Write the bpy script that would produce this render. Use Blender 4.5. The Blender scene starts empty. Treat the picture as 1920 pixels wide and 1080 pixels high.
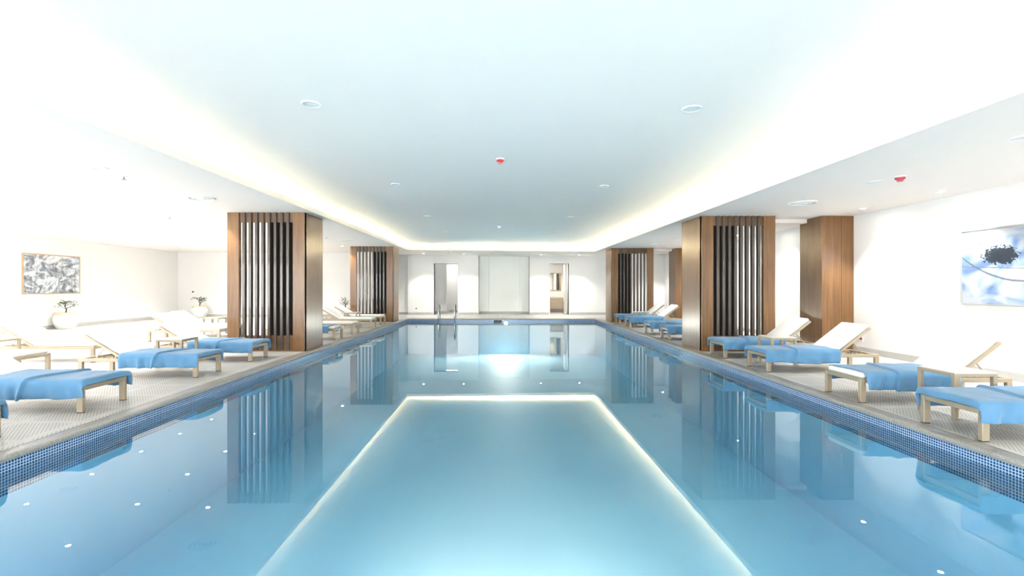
import bpy, bmesh, math, random
from mathutils import Vector, Matrix, noise

S = bpy.context.scene
COL = S.collection
R = math.radians

# ------------------------------------------------------------------ camera
cam_d = bpy.data.cameras.new('camera')
cam_d.sensor_width = 36.0
cam_d.lens = 16.875
cam_d.shift_x = 22 / 1920
cam_d.shift_y = -2 / 1920
cam_d.clip_start = 0.05
cam_d.clip_end = 200
cam = bpy.data.objects.new('camera', cam_d)
COL.objects.link(cam)
cam.location = (0, 0, 1.35)
cam.rotation_euler = (R(90), 0, 0)
S.camera = cam

# ------------------------------------------------------------------ world, exposure
W = bpy.data.worlds.new('world')
S.world = W
W.use_nodes = True
_bg = W.node_tree.nodes['Background']
_bg.inputs[0].default_value = (1.0, 0.975, 0.945, 1)
_bg.inputs[1].default_value = 2.9
S.view_settings.view_transform = 'Standard'
S.view_settings.look = 'None'
S.view_settings.gamma = 1
S.view_settings.use_curve_mapping = False
S.view_settings.exposure = 2.72
S.cycles.max_bounces = 6
S.cycles.diffuse_bounces = 5
S.cycles.glossy_bounces = 4
S.cycles.transparent_max_bounces = 12
S.cycles.caustics_reflective = False
S.cycles.caustics_refractive = False
S.cycles.sample_clamp_indirect = 6
S.cycles.use_denoising = True
S.cycles.use_adaptive_sampling = True
S.cycles.adaptive_threshold = 0.05
S.cycles.adaptive_min_samples = 16
DOWN_W = 36.0        # a wide recessed ceiling lamp
COVE_E = 25.0        # the light strip in the cove
POOL_W = 270.0       # the added underwater lamps of the near pool end

# ------------------------------------------------------------------ layout (metres; deck at z = 0)
ZL, ZR, ZC = 2.912, 2.839, 3.15          # soffit left, soffit right, middle ceiling
PX0, PX1, PY0, PY1 = -3.95, 4.02, 1.0, 20.4
WATER, PDEPTH = -0.135, -1.5
XL, XR, YB = -14.5, 7.4, -5.0            # outer walls
YW, YF = 21.6, 23.2                      # wing walls, far wall
CX0, CX1, CY0, CY1 = -3.93, 4.0, -2.0, 20.3   # ceiling recess

# ------------------------------------------------------------------ materials
def new_mat(name):
    m = bpy.data.materials.new(name)
    m.use_nodes = True
    nt = m.node_tree
    b = nt.nodes['Principled BSDF']
    return m, nt, b

def plain(name, col, rough=0.6, metal=0.0, spec=0.5, noise_amt=0.05, noise_scale=6.0, bump=0.0, coat=0.0):
    m, nt, b = new_mat(name)
    b.inputs['Roughness'].default_value = rough
    b.inputs['Metallic'].default_value = metal
    b.inputs['Specular IOR Level'].default_value = spec
    b.inputs['Coat Weight'].default_value = coat
    tc = nt.nodes.new('ShaderNodeTexCoord')
    n = nt.nodes.new('ShaderNodeTexNoise')
    n.inputs['Scale'].default_value = noise_scale
    n.inputs['Detail'].default_value = 4
    nt.links.new(tc.outputs['Object'], n.inputs['Vector'])
    mx = nt.nodes.new('ShaderNodeMix'); mx.data_type = 'RGBA'
    mx.inputs['A'].default_value = (*[c * (1 - noise_amt) for c in col], 1)
    mx.inputs['B'].default_value = (*[min(1, c * (1 + noise_amt)) for c in col], 1)
    nt.links.new(n.outputs['Fac'], mx.inputs['Factor'])
    nt.links.new(mx.outputs['Result'], b.inputs['Base Color'])
    if bump:
        bp = nt.nodes.new('ShaderNodeBump')
        bp.inputs['Strength'].default_value = bump
        bp.inputs['Distance'].default_value = 0.01
        nt.links.new(n.outputs['Fac'], bp.inputs['Height'])
        nt.links.new(bp.outputs['Normal'], b.inputs['Normal'])
    return m

def mathn(nt, op, a, b=None, c=None):
    n = nt.nodes.new('ShaderNodeMath'); n.operation = op
    for i, v in enumerate((a, b, c)):
        if v is None: continue
        if isinstance(v, (int, float)): n.inputs[i].default_value = v
        else: nt.links.new(v, n.inputs[i])
    return n.outputs[0]

def mixc(nt, fac, a, b, blend='MIX'):
    m = nt.nodes.new('ShaderNodeMix'); m.data_type = 'RGBA'; m.blend_type = blend
    for key, v in (('Factor', fac), ('A', a), ('B', b)):
        if isinstance(v, (int, float)): m.inputs[key].default_value = v
        elif isinstance(v, tuple): m.inputs[key].default_value = (*v, 1)
        else: nt.links.new(v, m.inputs[key])
    return m.outputs['Result']

def ramp(nt, fac, stops):
    n = nt.nodes.new('ShaderNodeValToRGB')
    el = n.color_ramp.elements
    while len(el) < len(stops): el.new(0.5)
    for e, (p, c) in zip(el, stops):
        e.position = p; e.color = (*c, 1)
    nt.links.new(fac, n.inputs[0])
    return n.outputs[0]

def noise_tex(nt, vec, scale, detail=4, rough=0.5, distort=0.0):
    n = nt.nodes.new('ShaderNodeTexNoise')
    n.inputs['Scale'].default_value = scale
    n.inputs['Detail'].default_value = detail
    n.inputs['Roughness'].default_value = rough
    n.inputs['Distortion'].default_value = distort
    nt.links.new(vec, n.inputs['Vector'])
    return n.outputs['Fac']

def mapping(nt, vec, scale=(1, 1, 1), rot=(0, 0, 0), loc=(0, 0, 0)):
    n = nt.nodes.new('ShaderNodeMapping')
    n.inputs['Scale'].default_value = scale
    n.inputs['Rotation'].default_value = rot
    n.inputs['Location'].default_value = loc
    nt.links.new(vec, n.inputs['Vector'])
    return n.outputs[0]

def emit(name, col, strength):
    m = bpy.data.materials.new(name); m.use_nodes = True
    nt = m.node_tree; nt.nodes.clear()
    e = nt.nodes.new('ShaderNodeEmission'); o = nt.nodes.new('ShaderNodeOutputMaterial')
    e.inputs[0].default_value = (*col, 1); e.inputs[1].default_value = strength
    nt.links.new(e.outputs[0], o.inputs[0])
    return m

def wood_mat():
    m, nt, b = new_mat('brown veneer')
    tc = nt.nodes.new('ShaderNodeTexCoord')
    v = mapping(nt, tc.outputs['Object'], (14, 14, 0.55))
    g = noise_tex(nt, v, 1.6, 6, 0.6, 1.2)
    v2 = mapping(nt, tc.outputs['Object'], (90, 90, 2.0))
    g2 = noise_tex(nt, v2, 1.0, 3, 0.6)
    c = ramp(nt, g, [(0.28, (0.120, 0.055, 0.016)), (0.5, (0.190, 0.088, 0.026)), (0.72, (0.255, 0.123, 0.038))])
    c = mixc(nt, mathn(nt, 'MULTIPLY', g2, 0.35), c, (0.13, 0.065, 0.03))
    nt.links.new(c, b.inputs['Base Color'])
    b.inputs['Roughness'].default_value = 0.32
    b.inputs['Coat Weight'].default_value = 0.35
    b.inputs['Coat Roughness'].default_value = 0.22
    bp = nt.nodes.new('ShaderNodeBump'); bp.inputs['Strength'].default_value = 0.08; bp.inputs['Distance'].default_value = 0.004
    nt.links.new(g2, bp.inputs['Height']); nt.links.new(bp.outputs['Normal'], b.inputs['Normal'])
    return m

def mosaic_mat():
    m, nt, b = new_mat('blue glass mosaic')
    geo = nt.nodes.new('ShaderNodeNewGeometry')
    sp = nt.nodes.new('ShaderNodeSeparateXYZ'); nt.links.new(geo.outputs['Position'], sp.inputs[0])
    u = mathn(nt, 'ADD', sp.outputs[0], sp.outputs[1])
    P = 0.0245
    us = mathn(nt, 'DIVIDE', u, P); vs = mathn(nt, 'DIVIDE', mathn(nt, 'ADD', sp.outputs[2], 0.045), P)
    fu = mathn(nt, 'FRACT', us); fv = mathn(nt, 'FRACT', vs)
    du = mathn(nt, 'ABSOLUTE', mathn(nt, 'SUBTRACT', fu, 0.5)); dv = mathn(nt, 'ABSOLUTE', mathn(nt, 'SUBTRACT', fv, 0.5))
    d = mathn(nt, 'MAXIMUM', du, dv)
    tile = mathn(nt, 'LESS_THAN', d, 0.385)
    cell = nt.nodes.new('ShaderNodeCombineXYZ')
    nt.links.new(mathn(nt, 'FLOOR', us), cell.inputs[0]); nt.links.new(mathn(nt, 'FLOOR', vs), cell.inputs[1])
    wn = nt.nodes.new('ShaderNodeTexWhiteNoise'); nt.links.new(cell.outputs[0], wn.inputs['Vector'])
    tc = ramp(nt, wn.outputs['Value'], [(0.0, (0.008, 0.042, 0.13)), (0.5, (0.014, 0.068, 0.19)), (1.0, (0.028, 0.110, 0.27))])
    c = mixc(nt, tile, (0.52, 0.65, 0.82), tc)
    nt.links.new(c, b.inputs['Base Color'])
    b.inputs['Roughness'].default_value = 0.15
    bp = nt.nodes.new('ShaderNodeBump'); bp.inputs['Strength'].default_value = 0.5; bp.inputs['Distance'].default_value = 0.002
    nt.links.new(tile, bp.inputs['Height']); nt.links.new(bp.outputs['Normal'], b.inputs['Normal'])
    return m

def deck_mat():
    m, nt, b = new_mat('ribbed deck tile')
    geo = nt.nodes.new('ShaderNodeNewGeometry')
    # the ribs run to the pool the same way on both sides
    ab = nt.nodes.new('ShaderNodeVectorMath'); ab.operation = 'ABSOLUTE'; nt.links.new(geo.outputs['Position'], ab.inputs[0])
    v = mapping(nt, ab.outputs[0], (1, 1, 1), (0, 0, R(38)))
    sp = nt.nodes.new('ShaderNodeSeparateXYZ'); nt.links.new(v, sp.inputs[0])
    fu = mathn(nt, 'FRACT', mathn(nt, 'DIVIDE', sp.outputs[0], 0.027))
    rib = mathn(nt, 'GREATER_THAN', fu, 0.58)
    q = nt.nodes.new('ShaderNodeSeparateXYZ'); nt.links.new(geo.outputs['Position'], q.inputs[0])
    # ribbed field on every tile, smooth rim around it
    T = 0.60
    tx = mathn(nt, 'ABSOLUTE', mathn(nt, 'SUBTRACT', mathn(nt, 'FRACT', mathn(nt, 'DIVIDE', q.outputs[0], T)), 0.5))
    ty = mathn(nt, 'ABSOLUTE', mathn(nt, 'SUBTRACT', mathn(nt, 'FRACT', mathn(nt, 'DIVIDE', q.outputs[1], T)), 0.5))
    dm = mathn(nt, 'MAXIMUM', tx, ty)
    field = mathn(nt, 'LESS_THAN', dm, 0.44)
    joint = mathn(nt, 'GREATER_THAN', dm, 0.4965)
    rib = mathn(nt, 'MULTIPLY', rib, field)
    n1 = noise_tex(nt, geo.outputs['Position'], 1.3, 5, 0.6)
    n2 = noise_tex(nt, geo.outputs['Position'], 60, 3, 0.6)
    c = ramp(nt, n1, [(0.3, (0.50, 0.49, 0.47)), (0.7, (0.60, 0.59, 0.565))])
    c = mixc(nt, mathn(nt, 'MULTIPLY', n2, 0.25), c, (0.36, 0.35, 0.335))
    c = mixc(nt, mathn(nt, 'MULTIPLY', rib, 0.5), c, (0.20, 0.197, 0.19))
    c = mixc(nt, mathn(nt, 'MULTIPLY', joint, 0.35), c, (0.30, 0.29, 0.28))
    nt.links.new(c, b.inputs['Base Color'])
    b.inputs['Roughness'].default_value = 0.42
    bp = nt.nodes.new('ShaderNodeBump'); bp.inputs['Strength'].default_value = 0.35; bp.inputs['Distance'].default_value = 0.004
    bp.invert = True
    nt.links.new(rib, bp.inputs['Height']); nt.links.new(bp.outputs['Normal'], b.inputs['Normal'])
    return m

def granite_mat():
    m, nt, b = new_mat('speckled grey granite')
    tc = nt.nodes.new('ShaderNodeNewGeometry')
    n1 = noise_tex(nt, tc.outputs['Position'], 130, 3, 0.7)
    n2 = noise_tex(nt, tc.outputs['Position'], 9, 3, 0.6)
    c = ramp(nt, n1, [(0.36, (0.16, 0.158, 0.15)), (0.5, (0.31, 0.305, 0.295)), (0.66, (0.48, 0.475, 0.46))])
    c = mixc(nt, mathn(nt, 'MULTIPLY', n2, 0.5), c, (0.27, 0.265, 0.25))
    nt.links.new(c, b.inputs['Base Color'])
    b.inputs['Roughness'].default_value = 0.28
    return m

def pool_floor_mat():
    m, nt, b = new_mat('pale blue pool lining')
    geo = nt.nodes.new('ShaderNodeNewGeometry')
    n1 = noise_tex(nt, geo.outputs['Position'], 0.5, 3, 0.5)
    c = ramp(nt, n1, [(0.3, (0.37, 0.74, 0.97)), (0.7, (0.41, 0.78, 0.99))])
    nt.links.new(c, b.inputs['Base Color'])
    b.inputs['Roughness'].default_value = 0.6
    return m

def water_mat():
    m = bpy.data.materials.new('pool water'); m.use_nodes = True
    nt = m.node_tree; nt.nodes.clear()
    o = nt.nodes.new('ShaderNodeOutputMaterial')
    fr = nt.nodes.new('ShaderNodeFresnel'); fr.inputs['IOR'].default_value = 1.33
    tr = nt.nodes.new('ShaderNodeBsdfTransparent'); tr.inputs[0].default_value = (0.76, 0.93, 1.0, 1)
    gl = nt.nodes.new('ShaderNodeBsdfGlossy'); gl.inputs['Roughness'].default_value = 0.012
    gl.inputs['Color'].default_value = (0.93, 0.98, 1.0, 1)
    mx = nt.nodes.new('ShaderNodeMixShader')
    nt.links.new(fr.outputs[0], mx.inputs[0]); nt.links.new(tr.outputs[0], mx.inputs[1]); nt.links.new(gl.outputs[0], mx.inputs[2])
    nt.links.new(mx.outputs[0], o.inputs[0])
    return m

def glass_mat():
    m = bpy.data.materials.new('window glass'); m.use_nodes = True
    nt = m.node_tree; nt.nodes.clear()
    o = nt.nodes.new('ShaderNodeOutputMaterial')
    fr = nt.nodes.new('ShaderNodeFresnel'); fr.inputs['IOR'].default_value = 1.45
    tr = nt.nodes.new('ShaderNodeBsdfTransparent'); tr.inputs[0].default_value = (0.95, 0.98, 1.0, 1)
    gl = nt.nodes.new('ShaderNodeBsdfGlossy'); gl.inputs['Roughness'].default_value = 0.02
    mx = nt.nodes.new('ShaderNodeMixShader')
    nt.links.new(fr.outputs[0], mx.inputs[0]); nt.links.new(tr.outputs[0], mx.inputs[1]); nt.links.new(gl.outputs[0], mx.inputs[2])
    nt.links.new(mx.outputs[0], o.inputs[0])
    return m

def towel_mat():
    m, nt, b = new_mat('blue terry cloth')
    tc = nt.nodes.new('ShaderNodeTexCoord')
    n1 = noise_tex(nt, tc.outputs['Object'], 5, 3, 0.5)
    n2 = noise_tex(nt, tc.outputs['Object'], 260, 2, 0.6)
    c = ramp(nt, n1, [(0.3, (0.095, 0.232, 0.40)), (0.7, (0.118, 0.268, 0.45))])
    nt.links.new(c, b.inputs['Base Color'])
    b.inputs['Roughness'].default_value = 0.95
    b.inputs['Sheen Weight'].default_value = 0.25
    b.inputs['Specular IOR Level'].default_value = 0.1
    bp = nt.nodes.new('ShaderNodeBump'); bp.inputs['Strength'].default_value = 0.25; bp.inputs['Distance'].default_value = 0.003
    nt.links.new(n2, bp.inputs['Height']); nt.links.new(bp.outputs['Normal'], b.inputs['Normal'])
    return m

def art_snow_mat():
    m, nt, b = new_mat('print of white and slate brush strokes')
    tc = nt.nodes.new('ShaderNodeTexCoord')
    v = mapping(nt, tc.outputs['Object'], (1.0, 1.0, 1.6), (R(35), 0, 0))
    n1 = noise_tex(nt, v, 1.5, 7, 0.62, 2.6)
    n2 = noise_tex(nt, mapping(nt, tc.outputs['Object'], (1, 1.3, 1)), 0.9, 3, 0.5, 0.4)
    n3 = noise_tex(nt, mapping(nt, tc.outputs['Object'], (1, 3.5, 1.0), (R(-40), 0, 0)), 2.6, 6, 0.7, 1.0)
    f = mathn(nt, 'ADD', mathn(nt, 'MULTIPLY', n1, 0.65), mathn(nt, 'MULTIPLY', n3, 0.35))
    c = ramp(nt, f, [(0.36, (0.07, 0.085, 0.115)), (0.44, (0.20, 0.23, 0.27)), (0.50, (0.40, 0.42, 0.44)), (0.56, (0.78, 0.79, 0.80))])
    blue = ramp(nt, n2, [(0.42, (0.80, 0.84, 0.88)), (0.62, (0.48, 0.62, 0.78))])
    c = mixc(nt, 0.35, c, blue, 'MULTIPLY')
    nt.links.new(c, b.inputs['Base Color'])
    b.inputs['Roughness'].default_value = 0.45
    return m

def art_blue_mat():
    # pale blue drapery, one dark ragged tuft and a curved dark line: y = along wall, z = up, origin at the print's middle
    m, nt, b = new_mat('print of pale blue shapes with a dark tuft')
    tc = nt.nodes.new('ShaderNodeTexCoord')
    sp = nt.nodes.new('ShaderNodeSeparateXYZ'); nt.links.new(tc.outputs['Object'], sp.inputs[0])
    n1 = noise_tex(nt, mapping(nt, tc.outputs['Object'], (1, 0.9, 1.3), (R(-35), 0, 0)), 1.9, 2, 0.45, 1.4)
    c = ramp(nt, n1, [(0.34, (0.12, 0.19, 0.38)), (0.47, (0.27, 0.35, 0.47)), (0.58, (0.42, 0.45, 0.49))])
    fr = noise_tex(nt, mapping(nt, tc.outputs['Object'], (1, 5, 9), (R(30), 0, 0)), 3.0, 5, 0.7, 0.6)
    dy = mathn(nt, 'DIVIDE', mathn(nt, 'SUBTRACT', sp.outputs[1], 0.38), 0.30)
    dz = mathn(nt, 'DIVIDE', mathn(nt, 'SUBTRACT', sp.outputs[2], 0.16), 0.17)
    rr = mathn(nt, 'SQRT', mathn(nt, 'ADD', mathn(nt, 'MULTIPLY', dy, dy), mathn(nt, 'MULTIPLY', dz, dz)))
    tuft = mathn(nt, 'LESS_THAN', mathn(nt, 'ADD', rr, mathn(nt, 'MULTIPLY', mathn(nt, 'SUBTRACT', fr, 0.5), 1.9)), 0.80)
    c = mixc(nt, tuft, c, (0.022, 0.03, 0.042))
    # line: z = -0.28 + 0.35*(y-0.1)^2
    yy = mathn(nt, 'SUBTRACT', sp.outputs[1], 0.05)
    zz = mathn(nt, 'SUBTRACT', sp.outputs[2], mathn(nt, 'ADD', mathn(nt, 'MULTIPLY', mathn(nt, 'MULTIPLY', yy, yy), 0.45), -0.22))
    line = mathn(nt, 'LESS_THAN', mathn(nt, 'ABSOLUTE', zz), mathn(nt, 'MULTIPLY', fr, 0.028))
    c = mixc(nt, mathn(nt, 'MULTIPLY', line, 0.8), c, (0.07, 0.085, 0.11))
    zz2 = mathn(nt, 'SUBTRACT', sp.outputs[2], mathn(nt, 'ADD', mathn(nt, 'MULTIPLY', sp.outputs[1], 0.06), -0.045))
    line2 = mathn(nt, 'LESS_THAN', mathn(nt, 'ABSOLUTE', zz2), mathn(nt, 'MULTIPLY', fr, 0.016))
    c = mixc(nt, mathn(nt, 'MULTIPLY', line2, 0.7), c, (0.14, 0.125, 0.11))
    nt.links.new(c, b.inputs['Base Color'])
    b.inputs['Roughness'].default_value = 0.35
    return m

M = {
    'wall': plain('white wall paint', (0.80, 0.80, 0.79), 0.7, noise_amt=0.015),
    'ceil': plain('white ceiling paint', (0.855, 0.805, 0.77), 0.8, noise_amt=0.012),
    'wood': wood_mat(),
    'slat': plain('dark stained slat', (0.075, 0.055, 0.042), 0.30, noise_amt=0.3, noise_scale=9, coat=0.3),
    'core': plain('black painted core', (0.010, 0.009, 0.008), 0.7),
    'mosaic': mosaic_mat(),
    'deck': deck_mat(),
    'granite': granite_mat(),
    'poolfloor': pool_floor_mat(),
    'water': water_mat(),
    'glass': glass_mat(),
    'towel': towel_mat(),
    'frame': plain('champagne powder coated metal', (0.40, 0.335, 0.245), 0.38, metal=0.35, noise_amt=0.06),
    'cap': plain('black plastic', (0.02, 0.02, 0.02), 0.5),
    'mattress': plain('white outdoor mattress', (0.80, 0.80, 0.775), 0.85, noise_amt=0.03, noise_scale=14, bump=0.05),
    'tabletop': plain('pale stone table top', (0.68, 0.665, 0.63), 0.3, noise_amt=0.10, noise_scale=4),
    'base': plain('grey stone skirting', (0.47, 0.465, 0.44), 0.5, noise_amt=0.12, noise_scale=7),
    'slot': plain('dark drain slot', (0.05, 0.05, 0.05), 0.6),
    'chrome': plain('polished steel', (0.46, 0.47, 0.48), 0.14, metal=1.0, noise_amt=0.02),
    'whiteplastic': plain('white plastic', (0.78, 0.79, 0.79), 0.4, noise_amt=0.02),
    'greyplastic': plain('grey grille', (0.34, 0.36, 0.36), 0.5, noise_amt=0.03),
    'red': plain('red plastic', (0.42, 0.035, 0.05), 0.35),
    'pot': plain('off white glazed pot', (0.70, 0.72, 0.68), 0.35, noise_amt=0.05),
    'potrim': plain('sandy unglazed rim', (0.66, 0.52, 0.36), 0.7, noise_amt=0.12),
    'soil': plain('dark soil', (0.05, 0.035, 0.02), 0.9, noise_amt=0.4, noise_scale=40),
    'leaf': plain('green leaf', (0.055, 0.13, 0.03), 0.45, noise_amt=0.45, noise_scale=18),
    'leaf2': plain('dark green leaf', (0.02, 0.05, 0.015), 0.45, noise_amt=0.45, noise_scale=18),
    'bark': plain('dark bark', (0.06, 0.04, 0.025), 0.9, noise_amt=0.3, noise_scale=30),
    'frosted': plain('frosted greenish panel', (0.86, 0.89, 0.86), 0.35, noise_amt=0.02),
    'beige': plain('beige laminate', (0.45, 0.38, 0.29), 0.5, noise_amt=0.06),
    'mirror': plain('mirror', (0.62, 0.56, 0.48), 0.08, metal=1.0, noise_amt=0.02),
    'alu': plain('silver picture frame', (0.55, 0.56, 0.55), 0.35, metal=0.7),
    'pictframe': plain('oak picture frame', (0.52, 0.37, 0.20), 0.45, noise_amt=0.15, noise_scale=20),
    'snow': art_snow_mat(),
    'blueart': art_blue_mat(),
    'lens': emit('lit lamp lens', (1.0, 0.97, 0.90), 60.0),
    'cove': emit('cove light strip', (1.0, 0.94, 0.62), COVE_E),
    'poollens': emit('underwater lamp lens', (0.90, 0.97, 1.0), 25.0),
}

# ------------------------------------------------------------------ mesh helpers
def add_box(bm, x0, x1, y0, y1, z0, z1, bevel=0.0, seg=1):
    r = bmesh.ops.create_cube(bm, size=1.0)
    vs = r['verts']
    for v in vs:
        v.co = Vector((x0 + (v.co.x + .5) * (x1 - x0), y0 + (v.co.y + .5) * (y1 - y0), z0 + (v.co.z + .5) * (z1 - z0)))
    if bevel > 0:
        es = list({e for v in vs for e in v.link_edges})
        bmesh.ops.bevel(bm, geom=es, offset=bevel, offset_type='OFFSET', segments=seg, profile=0.5, affect='EDGES')
    return vs

def add_tube(bm, pts, r, n=8, cap=True):
    pts = [Vector(p) for p in pts]
    rings = []
    up = None
    for i, p in enumerate(pts):
        if i == 0: t = pts[1] - p
        elif i == len(pts) - 1: t = p - pts[i - 1]
        else: t = (pts[i + 1] - p).normalized() + (p - pts[i - 1]).normalized()
        t.normalize()
        if up is None:
            up = Vector((0, 0, 1)) if abs(t.z) < 0.9 else Vector((1, 0, 0))
        a = t.cross(up)
        if a.length < 1e-6: a = t.orthogonal()
        a.normalize(); b = a.cross(t).normalized(); up = b
        rr = r[i] if isinstance(r, (list, tuple)) else r
        rings.append([bm.verts.new(p + a * math.cos(2 * math.pi * k / n) * rr + b * math.sin(2 * math.pi * k / n) * rr) for k in range(n)])
    for i in range(len(rings) - 1):
        for k in range(n):
            bm.faces.new((rings[i][k], rings[i][(k + 1) % n], rings[i + 1][(k + 1) % n], rings[i + 1][k]))
    if cap:
        bm.faces.new(rings[0][::-1]); bm.faces.new(rings[-1])

def add_lathe(bm, prof, n=24, cx=0, cy=0):
    rings = []
    for (r, z) in prof:
        if r < 1e-6:
            rings.append([bm.verts.new((cx, cy, z))])
        else:
            rings.append([bm.verts.new((cx + r * math.cos(2 * math.pi * k / n), cy + r * math.sin(2 * math.pi * k / n), z)) for k in range(n)])
    for a, b in zip(rings[:-1], rings[1:]):
        for k in range(n):
            k2 = (k + 1) % n
            if len(a) == 1 and len(b) == 1: continue
            if len(a) == 1: bm.faces.new((a[0], b[k2], b[k]))
            elif len(b) == 1: bm.faces.new((a[k], a[k2], b[0]))
            else: bm.faces.new((a[k], a[k2], b[k2], b[k]))

def mesh_of(name, fn, mat, smooth=False):
    bm = bmesh.new(); fn(bm)
    bmesh.ops.recalc_face_normals(bm, faces=bm.faces[:])
    me = bpy.data.meshes.new(name); bm.to_mesh(me); bm.free()
    me.materials.append(M[mat])
    if smooth:
        for p in me.polygons: p.use_smooth = True
    return me

def link(name, me, parent=None, loc=(0, 0, 0), rz=0.0):
    o = bpy.data.objects.new(name, me); COL.objects.link(o)
    o.location = loc; o.rotation_euler = (0, 0, rz)
    if parent: o.parent = parent
    return o

def obj(name, fn, mat, parent=None, loc=(0, 0, 0), rz=0.0, smooth=False):
    return link(name, mesh_of(name, fn, mat, smooth), parent, loc, rz)

def tag(o, label, cat, group=None, kind=None):
    o['label'] = label; o['category'] = cat
    if group: o['group'] = group
    if kind: o['kind'] = kind
    return o

def thing(name, label, cat, loc=(0, 0, 0), rz=0.0, group=None):
    o = bpy.data.objects.new(name, None); COL.objects.link(o)
    o.empty_display_size = 0.1
    o.location = loc; o.rotation_euler = (0, 0, rz)
    return tag(o, label, cat, group)

def struct(name, boxes, mat, parent=None, bevel=0.0):
    def f(bm):
        for b in boxes: add_box(bm, *b, bevel=bevel)
    o = obj(name, f, mat, parent)
    if not parent: o['kind'] = 'structure'
    return o

ORD = ['first', 'second', 'third', 'fourth', 'fifth', 'sixth', 'seventh', 'eighth', 'ninth', 'tenth', 'eleventh', 'twelfth', 'thirteenth', 'fourteenth']

# ------------------------------------------------------------------ the room shell
DX0, DX1, DY1 = PX0 - 0.13, PX1 + 0.13, PY1 + 0.13     # deck starts behind the coping and its slot
DY0 = PY0 - 0.13
fl = struct('floor', [
    (XL, DX0 - 0.018, YB, YF + 3.2, -0.25, 0.0),
    (DX1 + 0.018, XR, YB, YF + 3.2, -0.25, 0.0),
    (DX0 - 0.018, DX1 + 0.018, DY1 + 0.018, YF + 3.2, -0.25, 0.0),
    (DX0 - 0.018, DX1 + 0.018, YB, DY0 - 0.018, -0.25, 0.0)], 'deck')
slot = struct('trim_1', [
    (DX0 - 0.018, DX0, DY0, DY1, -0.06, 0.0006), (DX1, DX1 + 0.018, DY0, DY1, -0.06, 0.0006),
    (DX0, DX1, DY1, DY1 + 0.018, -0.06, 0.0006), (DX0, DX1, DY0 - 0.018, DY0, -0.06, 0.0006)], 'slot')

# pool basin: mosaic walls, lining on the bottom
basin = bpy.data.objects.new('pool_basin', None); COL.objects.link(basin); basin['kind'] = 'structure'
WT = 0.12
for (bx0, bx1, by0, by1) in ((PX0 - WT, PX0, PY0 - WT, PY1 + WT), (PX1, PX1 + WT, PY0 - WT, PY1 + WT), (PX0, PX1, PY1, PY1 + WT), (PX0, PX1, PY0 - WT, PY0)):
    obj('mosaic_band', lambda bm: add_box(bm, bx0, bx1, by0, by1, -0.314, -0.045), 'mosaic', basin)
    obj('basin_wall', lambda bm: add_box(bm, bx0, bx1, by0, by1, PDEPTH, -0.314), 'poolfloor', basin)
obj('basin_floor', lambda bm: add_box(bm, PX0 - WT, PX1 + WT, PY0 - WT, PY1 + WT, PDEPTH - 0.2, PDEPTH), 'poolfloor', basin)

# coping: bull-nosed granite stones, each its own piece
coping = bpy.data.objects.new('pool_coping', None); COL.objects.link(coping); coping['kind'] = 'structure'
def coping_profile():
    # (outward distance from the pool edge, z): 0 is the pool edge, positive towards the deck
    pts = [(0.13, -0.05), (0.13, 0.003), (0.045, 0.003)]
    for k in range(6):
        a = math.pi / 2 + math.pi / 2 * (k + 1) / 6
        pts.append((0.045 + 0.058 * math.cos(a), -0.027 + 0.030 * math.sin(a)))
    pts.append((-0.010, -0.045)); pts.append((0.02, -0.050))
    return pts
def stone_mesh(length):
    def f(bm):
        pr = coping_profile(); g = 0.002
        a = [bm.verts.new((d, g, z)) for d, z in pr]; b = [bm.verts.new((d, length - g, z)) for d, z in pr]
        n = len(pr)
        for k in range(n):
            bm.faces.new((a[k], a[(k + 1) % n], b[(k + 1) % n], b[k]))
        bm.faces.new(a); bm.faces.new(b[::-1])
    return mesh_of('coping_stone', f, 'granite', False)
NS = 20
LS = (PY1 + 0.13 - PY0) / NS
sm = stone_mesh(LS)
for k in range(NS):
    o = link('coping_stone', sm, coping, (PX1, PY0 + k * LS, 0))
    o = link('coping_stone', sm, coping, (PX0, PY0 + (k + 1) * LS, 0), math.pi)
NF = 8
LF = (PX1 - PX0) / NF
sf = stone_mesh(LF)
for k in range(NF):
    link('coping_stone', sf, coping, (PX0 + (k + 1) * LF, PY1, 0), math.pi / 2)
    link('coping_stone', sf, coping, (PX0 + k * LF, PY0, 0), -math.pi / 2)

water = obj('pool_water', lambda bm: bm.faces.new([bm.verts.new(p) for p in ((PX0, PY0, WATER), (PX1, PY0, WATER), (PX1, PY1, WATER), (PX0, PY1, WATER))]), 'water')
tag(water, 'still blue water filling the long swimming pool', 'water', kind='stuff')

# ceiling: soffits around a raised middle with a cove
ceil = bpy.data.objects.new('ceiling', None); COL.objects.link(ceil); ceil['kind'] = 'structure'
TH = 0.03
def slab(bm, x0, x1, y0, y1, zl, zr, th):
    vs = [(x0, y0, zl), (x1, y0, zr), (x1, y1, zr), (x0, y1, zl), (x0, y0, zl + th), (x1, y0, zr + th), (x1, y1, zr + th), (x0, y1, zl + th)]
    v = [bm.verts.new(p) for p in vs]
    for q in ((0, 1, 2, 3), (7, 6, 5, 4), (0, 4, 5, 1), (1, 5, 6, 2), (2, 6, 7, 3), (3, 7, 4, 0)):
        bm.faces.new([v[i] for i in q])
CO = 0.75
obj('soffit', lambda bm: slab(bm, XL, CX0, YB, YF + 3.2, ZL, ZL, TH), 'ceil', ceil)
obj('soffit', lambda bm: slab(bm, CX1, XR, YB, YF + 3.2, ZR, ZR, TH), 'ceil', ceil)
obj('soffit', lambda bm: slab(bm, CX0, CX1, CY1, YF + 3.2, ZL, ZR, TH), 'ceil', ceil)
obj('soffit', lambda bm: slab(bm, CX0, CX1, YB, CY0, ZL, ZR, TH), 'ceil', ceil)
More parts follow.
